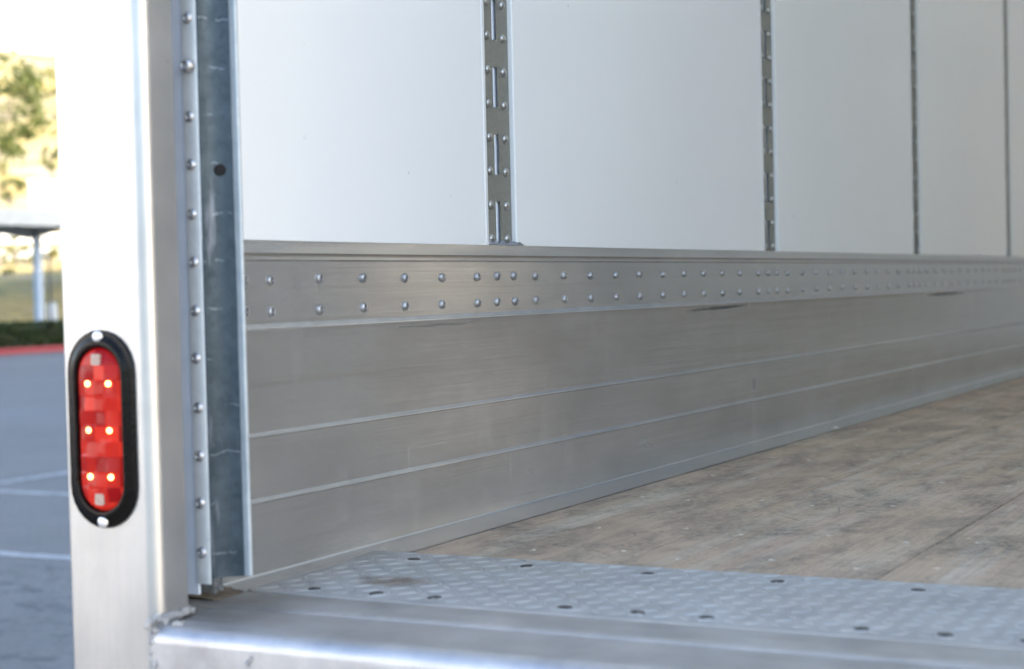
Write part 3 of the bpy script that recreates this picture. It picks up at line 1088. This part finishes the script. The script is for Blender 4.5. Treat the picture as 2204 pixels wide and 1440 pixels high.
def slotted_post(yc, parent, rivets_n, near):
    x0, x1 = -.0114, -.0105
    root = empty("logistics_post", (0, yc, 0), parent)
    m = MB()
    SL_W, SL_H = .0072, .0301
    zc0 = .4285
    zs = [zc0 + .1002 * k for k in range(19)]
    # front plate built around the slots
    def quad(y0, y1, z0, z1):
        m.box(x0, x1, y0, y1, z0, z1)
    quad(-PWID, -SL_W, .3935, HT)
    quad(SL_W, PWID, .3935, HT)
    z = .3935
    for c in zs:
        quad(-SL_W, SL_W, z, c - SL_H); z = c + SL_H
    quad(-SL_W, SL_W, z, HT)
    bmesh.ops.remove_doubles(m.bm, verts=m.bm.verts, dist=1e-5)
    o = m.build("post_face", LOGI, root)
    # channel behind the slots
    m = MB()
    m.box(-.0170, -.0155, -PWID, PWID, .3935, HT)
    m.extrude([(-.0153, -.0005), (-.0135, .0015), (-.0135, .0045), (-.0153, .0065)], 'z', .3935, HT)
    m.build("channel_back", CHAN, root, smooth=30)
    # rivets
    if rivets_n:
        base = None
        cnt = 0
        for c in zs:
            for dz in (-.0255, .0243):
                for dy in (-.0247, .0252):
                    if cnt >= rivets_n: continue
                    cnt += 1
                    if slotted_post.proto is None:
                        mm = Matrix.Rotation(R(90), 4, 'Y')
                        ob = MB().lathe([(.0068, -.0002), (.0068, .0010), (.0060, .0029), (.0044, .0042), (.0020, .0048), (0, .0049)], 16, mm).build("rivet", RIVD, root, smooth=60)
                        slotted_post.proto = ob
                    else:
                        ob = slotted_post.proto.copy(); COL.objects.link(ob); ob.parent = root
                    ob.location = (x1, dy, c + dz)
    return root
slotted_post.proto = None
for k, y in enumerate(posts_y[1:]):
    slotted_post(y, tk, (40, 40, 40, 40, 0)[k] , k == 0)
# far side posts, plain seen from inside
for y in posts_y[1:]:
    MB().box(W2 + .0105, W2 + .0125, y - PWID, y + PWID, .3935, HT).build("logistics_post", LOGI, tk)

# sealant smeared at the foot of the nearest post
m = MB()
rnd = random.Random(3)
N = 34
yc = posts_y[1]
top = []
for i in range(N + 1):
    t = i / N
    y = yc - .052 + .135 * t if t > .85 else yc - .047 + .108 * t
    y = yc - .046 + .112 * t
    h = .0055 + .004 * noise.noise(Vector((t * 9, 1, 2))) + (.005 if t < .12 else 0)
    if t > .84: h = max(.0008, .006 * (1 - t) / .16)
    top.append((y, h))
for (y0, h0), (y1, h1) in zip(top, top[1:]):
    v = []
    for (y, h) in ((y0, h0), (y1, h1)):
        inset = -.0104 if yc - PWID < y < yc + PWID else -.0028
        v.append((m.bm.verts.new((-.0065, y, .3905)), m.bm.verts.new((-.0022 + .0, y, .3925 + .001)), m.bm.verts.new((inset + .0012, y, .3935 + h))))
    for k in range(2):
        m.bm.faces.new((v[0][k], v[1][k], v[1][k + 1], v[0][k + 1]))
bmesh.ops.remove_doubles(m.bm, verts=m.bm.verts, dist=1e-5)
m.build("sealant", SEAL, tk, smooth=50, recalc=False)

# wall rivets
OFFS = [-.078, -.0165, .0395, .11, .2125, .3145, .4165, .518, .6255, .7275, .8285, .9295, 1.0285]
ys = [1.6315, 1.683, 1.787, 1.889, 1.994, 2.094]
for k in range(5):
    ys += [2.2745 + 1.2192 * k + o for o in OFFS]
ys = [y for y in ys if y < 6.8]
def pop_rivet(mat, r=.0064, parent=None):
    mm = Matrix.Rotation(R(90), 4, 'Y')
    k = r / .0063
    return MB().lathe([(.0063 * k, -.0003), (.0063 * k, .0006), (.0057 * k, .0026), (.0044 * k, .0038), (.0034 * k, .0041), (.0029 * k, .0038), (.0026 * k, .0022), (.0015 * k, .0020), (.0012 * k, .0034), (0, .0036)], 18, mm).build("rivet", mat, parent, smooth=40)
pr0 = pop_rivet(RIV, parent=rail)
cnt = 0
far = MB()
random.seed(12)
for i, y in enumerate(ys):
    for z, x in ((.3466, -.0070), (.3086, -.0068)):
        z += random.uniform(-.0006, .0006) * (1 if y > 1.7 else 3)
        yj = y + random.uniform(-.0012, .0012)
        if cnt == 0:
            o = pr0
        elif cnt < 99:
            o = pr0.copy(); COL.objects.link(o); o.parent = rail
        else:
            mm = Matrix.Translation((x, yj, z)) @ Matrix.Rotation(R(90), 4, 'Y')
            far.lathe([(.0073, 0), (.0066, .0026), (.0040, .0041), (.0014, .0034), (0, .0036)], 10, mm)
            cnt += 1
            continue
        o.location = (x, yj, z)
        o.rotation_euler = (random.uniform(0, 6.28), random.uniform(-.09, .09), random.uniform(-.09, .09))
        o.rotation_euler = (random.uniform(0, 6.28), 0, 0)
        o.rotation_euler.rotate(Matrix.Rotation(random.uniform(-.10, .10), 3, 'Y').to_euler())
        cnt += 1
fo = far.build("far_rivets", RIV, rail, smooth=60)
fo['kind'] = 'stuff'

# outer skin, roof, bulkhead
MB().box(-.040, -.0345, 1.4090, YB + .05, -.02, HT + .15).build("outer_skin", WHITE, tk)
for c, d in ((1.4090, 6.205), (6.375, YB + .05)):
    MB().box(W2 + .0345, W2 + .040, c, d, -.02, HT + .15).build("outer_skin", WHITE, tk)
MB().box(W2 + .0345, W2 + .040, 6.2055, 6.3745, HT - .25, HT + .15).build("outer_skin", WHITE, tk)
m = MB()
m.box(W2 + .012, W2 + .016, 6.2055, 6.3745, .05, HT - .2505)
m.build("added_light_panel", LITE, tk)  # unseen, added so a sunlit band reflects in the kick rail
MB().box(-.034, W2 + .034, 1.4100, YB + .04, HT + .05, HT + .053).build("roof_sheet", ROOF, tk)
for k in range(10):
    y = 1.9 + k * .6096
    MB().extrude([(y - .02, HT + .048), (y - .02, HT + .012), (y - .012, HT + .012), (y - .012, HT + .04), (y + .012, HT + .04), (y + .012, HT + .012), (y + .02, HT + .012), (y + .02, HT + .048)], 'x', -.01, W2 + .01).build("roof_bow", GALV_L, tk)
MB().box(-.03, W2 + .03, YB, YB + .03, 0, HT + .04).build("front_bulkhead", FRP, tk)

# ---- door track assembly (left, seen) and its mirror
# coated strip next to the post
strip = MB().box(.040, .0655, 1.440, 1.444, .015, HT).build("door_seal_strip", STRIP, tk)
mirror_x(strip, "door_seal_strip", tk)
def track_profile():
    # flange facing the rear, web running inwards, lip turned back into the opening
    t = .0016
    return [(.0656, 1.4380), (.0815, 1.4380), (.0835, 1.4390), (.0840, 1.4412), (.0822, 1.4520), (.0818, 1.4700), (.0835, 1.4930),
            (.0850, 1.4962), (.0880, 1.4972), (.0925, 1.4972), (.0948, 1.4984), (.0950, 1.5015),
            (.0938, 1.5040), (.0905, 1.5046), (.0860, 1.5020), (.0822, 1.4980), (.0803, 1.4930), (.0800, 1.4700), (.0804, 1.4520), (.0806, 1.4398), (.0656, 1.4398)]
track = empty("door_track", (0, 0, 0), tk)
fl_m = MB()
prf = track_profile()
flange = [prf[0], prf[1], prf[2], (.0826, 1.4405), (.0806, 1.4398), (.0656, 1.4398)]
fl_m.extrude(flange, 'z', .027, HT - .05)
tf = fl_m.build("flange", GALV_L, track, smooth=50)
web_m = MB()
web = [(.0828, 1.4406), (.0842, 1.4412), (.0848, 1.4425), (.0880, 1.4490), (.0925, 1.4552), (.0985, 1.4612), (.1060, 1.4668), (.1052, 1.4676), (.0977, 1.4621), (.0915, 1.4560), (.0868, 1.4496), (.0834, 1.4430)]
NZ = 1
web_m.extrude(web, 'z', .0330, HT - .05)
# bolt hole: cut with a boolean-free ring is overkill on a curved sheet; a black disc on the web stands in for its dark inside
wb = web_m.build("web", GALV, track, smooth=50)
lip_m = MB()
lip = [(.1062, 1.4667), (.1122, 1.4664)] + [(.1122 + .0024 * math.sin(R(a)), 1.4688 - .0024 * math.cos(R(a))) for a in range(20, 181, 20)] + [(.1080, 1.4712), (.1080, 1.4700), (.1118, 1.4700), (.1118, 1.4678), (.1056, 1.4679)]
lip_m.extrude(lip, 'z', .0335, HT - .05)
lp = lip_m.build("lip", GALV_M, track, smooth=50)
for o_, n_ in ((tf, "door_track_flange"), (wb, "door_track_web"), (lp, "door_track_lip")):
    mirror_x(o_, n_, tk)
# black disc put on the web for the shade inside the hole
HOLE = mat_simple("hole darkness", (.004, .004, .004), .9)
hd_ = Vector((.74, -.68, 0)).to_track_quat('Z', 'Y').to_matrix().to_4x4()
MB().lathe([(.0062, -.001), (.0062, .0004), (0, .0004)], 24, Matrix.Translation((.0961, 1.4572, .4602)) @ hd_).build("hole_shade_disc", HOLE, wb, smooth=40)
# flange rivets
fr0 = None
for i in range(46):
    z = .0609 + .05062 * i
    if z > HT - .08: break
    if fr0 is None:
        mmr = Matrix.Rotation(R(90), 4, 'X')
        k = .0060 / .0063
        fr0 = MB().lathe([(.0063 * k, -.0003), (.0063 * k, .0006), (.0056 * k, .0022), (.0044 * k, .0033), (.0034 * k, .0036), (.0029 * k, .0033), (.0024 * k, .0016), (.0012 * k, .0014), (0, .0014)], 18, mmr).build("rivet", RIV, tf, smooth=40)
        o = fr0
    else:
        o = fr0.copy(); COL.objects.link(o); o.parent = tf
    o.location = (.0736 + random.uniform(-.0007, .0007), 1.4380, z + random.uniform(-.0008, .0008))
    o.rotation_euler = (random.uniform(-.08, .08), random.uniform(0, 6.28), random.uniform(-.08, .08))
    if i == 10:
        o.location.y -= .0026
        o.location.x += .001
        o.scale = (1.3, 1.7, 1.3)
# foot block under the track and grime in the corner behind it
m = MB()
m.extrude([(.0185, -.001), (.0435, -.001), (.0435, .055), (.0185, .055)], 'y', 1.4950, 1.5120)
m.build("track_foot", FOOT, tk)
m = MB()
rnd = random.Random(6)
NX, NY = 14, 22
gr = [[None] * (NY + 1) for _ in range(NX + 1)]
for i in range(NX + 1):
    for j in range(NY + 1):
        x = .0035 + .062 * i / NX
        y = 1.468 + .055 * j / NY + .03 * (1 - i / NX) * (j / NY)
        d = min(i, NX - i, j, NY - j)
        h = (.0030 if i == 0 else .0012) + .0050 * max(0, noise.noise(Vector((x * 130, y * 130, 1)))) + .008 * (1 - i / NX) ** 4 * (1 - j / NY)
        if j == NY or i == NX: h = .0
        gr[i][j] = m.bm.verts.new((x, y, h + (.0036 if j < NY * .8 else .0030)))
for i in range(NX):
    for j in range(NY):
        m.bm.faces.new((gr[i][j], gr[i + 1][j], gr[i + 1][j + 1], gr[i][j + 1]))
go = m.build("corner_grime", DIRT, tk, smooth=60)

# ---- tail light on the left corner post (and its twin on the right post)
def stadium(hw, hh, n=14):
    c = hh - hw
    pts = [(hw * math.cos(R(a)), c + hw * math.sin(R(a))) for a in [180 * k / n for k in range(n + 1)]]
    pts += [(hw * math.cos(R(a)), -c + hw * math.sin(R(a))) for a in [180 + 180 * k / n for k in range(n + 1)]]
    return pts
def tail_light(cx, cz, parent):
    root = empty("tail_light", (cx, 1.36, cz), parent)
    # bezel: swept stadium rings (hw, hh, depth); -y is outwards
    m = MB()
    rings = [(.0436, .1015, 0.0), (.0436, .1015, -.0022), (.0425, .1004, -.0034), (.0375, .0955, -.0038), (.0362, .0942, -.0046), (.0345, .0925, -.0062),
             (.0318, .0888, -.0072), (.0300, .0852, -.0066), (.0286, .0834, -.0040), (.0284, .0832, .0)]
    rv = []
    for hw, hh, d in rings:
        rv.append([m.bm.verts.new((x, d, z)) for x, z in stadium(hw, hh)])
    for a, b in zip(rv, rv[1:]):
        n = len(a)
        for i in range(n):
            j = (i + 1) % n
            m.bm.faces.new((a[i], a[j], b[j], b[i]))
    m.build("bezel", RUBBER, root, smooth=40)
    # lens: faceted lit body, domed
    m = MB()
    HW, HH = .0283, .0831
    nx, nz = 22, 66
    def inside(x, z):
        c = HH - HW
        if abs(z) <= c: return abs(x) / HW
        return math.hypot(x, abs(z) - c) / HW
    grid = {}
    for i in range(nx + 1):
        for j in range(nz + 1):
            x = -HW + 2 * HW * i / nx
            z = -HH + 2 * HH * j / nz
            q_ = inside(x, z)
            # clamp outside points to the rim
            c = HH - HW
            if q_ > 1:
                if abs(z) <= c: x = math.copysign(HW, x)
                else:
                    s_ = math.copysign(1, z)
                    dx, dz = x, abs(z) - c
                    x, z = dx / q_, s_ * (c + dz / q_)
                q_ = 1
            dome = -.0085 * math.sqrt(max(0, 1 - q_ ** 2.4)) - .0015
            # moulded optics: stepped blocks around every diode
            cell = (math.floor((x + .002) / .0135), math.floor((z + .012) / .0155))
            rr_ = random.Random(cell[0] * 31 + cell[1] * 7)
            dome += (rr_.uniform(-.0004, .0004) + rr_.uniform(-.10, .10) * ((x + .002) % .0135 - .0067) + rr_.uniform(-.15, .15) * ((z + .012) % .0155 - .0077)) * (1 - min(1, q_) ** 5)
            grid[i, j] = m.bm.verts.new((x, dome, z))
    for i in range(nx):
        for j in range(nz):
            f = [grid[i, j], grid[i + 1, j], grid[i + 1, j + 1], grid[i, j + 1]]
            m.bm.faces.new(f)
    bmesh.ops.remove_doubles(m.bm, verts=m.bm.verts, dist=1e-6)
    m.build("lens", LENS, root, smooth=15)
    # diodes
    for dz in (-.0480, -.0005, .0470):
        for dx in (-.0100, .0162):
            q_ = abs(dx) / HW
            yd = -.0085 * math.sqrt(max(0, 1 - q_ ** 2.4)) - .0022
            mm = Matrix.Rotation(R(90), 4, 'X')
            MB().lathe([(.0029, -.001), (.0029, .0006), (.0019, .0018), (0, .0023)], 14, mm).build("diode", LED, root, smooth=60, loc=(dx, yd, dz))
    for dz, w in ((.0715, .0058), (-.0710, .0058)):
        m = MB()
        pts = rrect(-w, w, -w * 1.0, w * 1.0, .0022, 4)
        m.extrude(pts, 'y', -.0090, -.0060)
        m.build("reflector", REFLECT, root, smooth=40, loc=(0.001, -.0012 , dz))
    for dz in (.0945, -.0945):
        mm = Matrix.Rotation(R(90), 4, 'X')
        s_ = MB().lathe([(.0062, .0), (.0062, .0010), (.0052, .0026), (.0030, .0036), (.0016, .0037), (.0013, .0028), (0, .0028)], 18, mm).build("screw", SCREW, root, smooth=40, loc=(0, -.0040, dz))
    return root
tail_light(.0127, .1955, tk)
tail_light(W2 - .0127, .1955, tk)

# ---- chassis, wheels, under-run (seen only from another side)
for x in (.75, 1.65):
    MB().extrude([(x - .04, -.06), (x + .04, -.06), (x + .04, -.30), (x - .04, -.30)], 'y', 1.5, YB + 1.6).build("chassis_rail", CHASSIS, tk)
for k in range(9):
    y = 1.7 + k * .75
    MB().box(-.03, W2 + .03, y - .03, y + .03, -.058, -.031).build("cross_member", CHASSIS, tk)
def wheel(x, y):
    r = empty("wheel", (x, y, GZ + .46), tk)
    mm = Matrix.Rotation(R(90), 4, 'Y')
    MB().lathe([(.26, -.12), (.42, -.125), (.455, -.10), (.46, 0), (.455, .10), (.42, .125), (.26, .12)], 40, mm).build("tyre", TYRE, r, smooth=40)
    MB().lathe([(0, -.03), (.10, -.05), (.16, -.03), (.22, -.09), (.262, -.118), (.262, .118), (.2, .06), (0, .05)], 32, mm).build("rim", WHITE, r, smooth=40)
for x in (.12, .40, W2 - .40, W2 - .12):
    wheel(x, 4.3)
for x in (.2, W2 - .2):
    wheel(x, 8.6)
MB().extrude(rrect(1.35, 1.45, -.72, -.62, .015), 'x', .1, W2 - .1).build("underrun_bar", CHASSIS, tk, smooth=40)
for x in (.5, 1.9):
    MB().box(x - .04, x + .04, 1.36, 1.44, -.6195, -.301).build("underrun_bracket", CHASSIS, tk)
# cab beyond the bulkhead
m = MB()
m.extrude([(YB + .35, -.45), (YB + 2.2, -.45), (YB + 2.25, .35), (YB + 1.95, .5), (YB + 1.35, 1.35), (YB + .45, 1.4)], 'x', .15, W2 - .15)
m.build("cab", WHITE, tk, smooth=20)
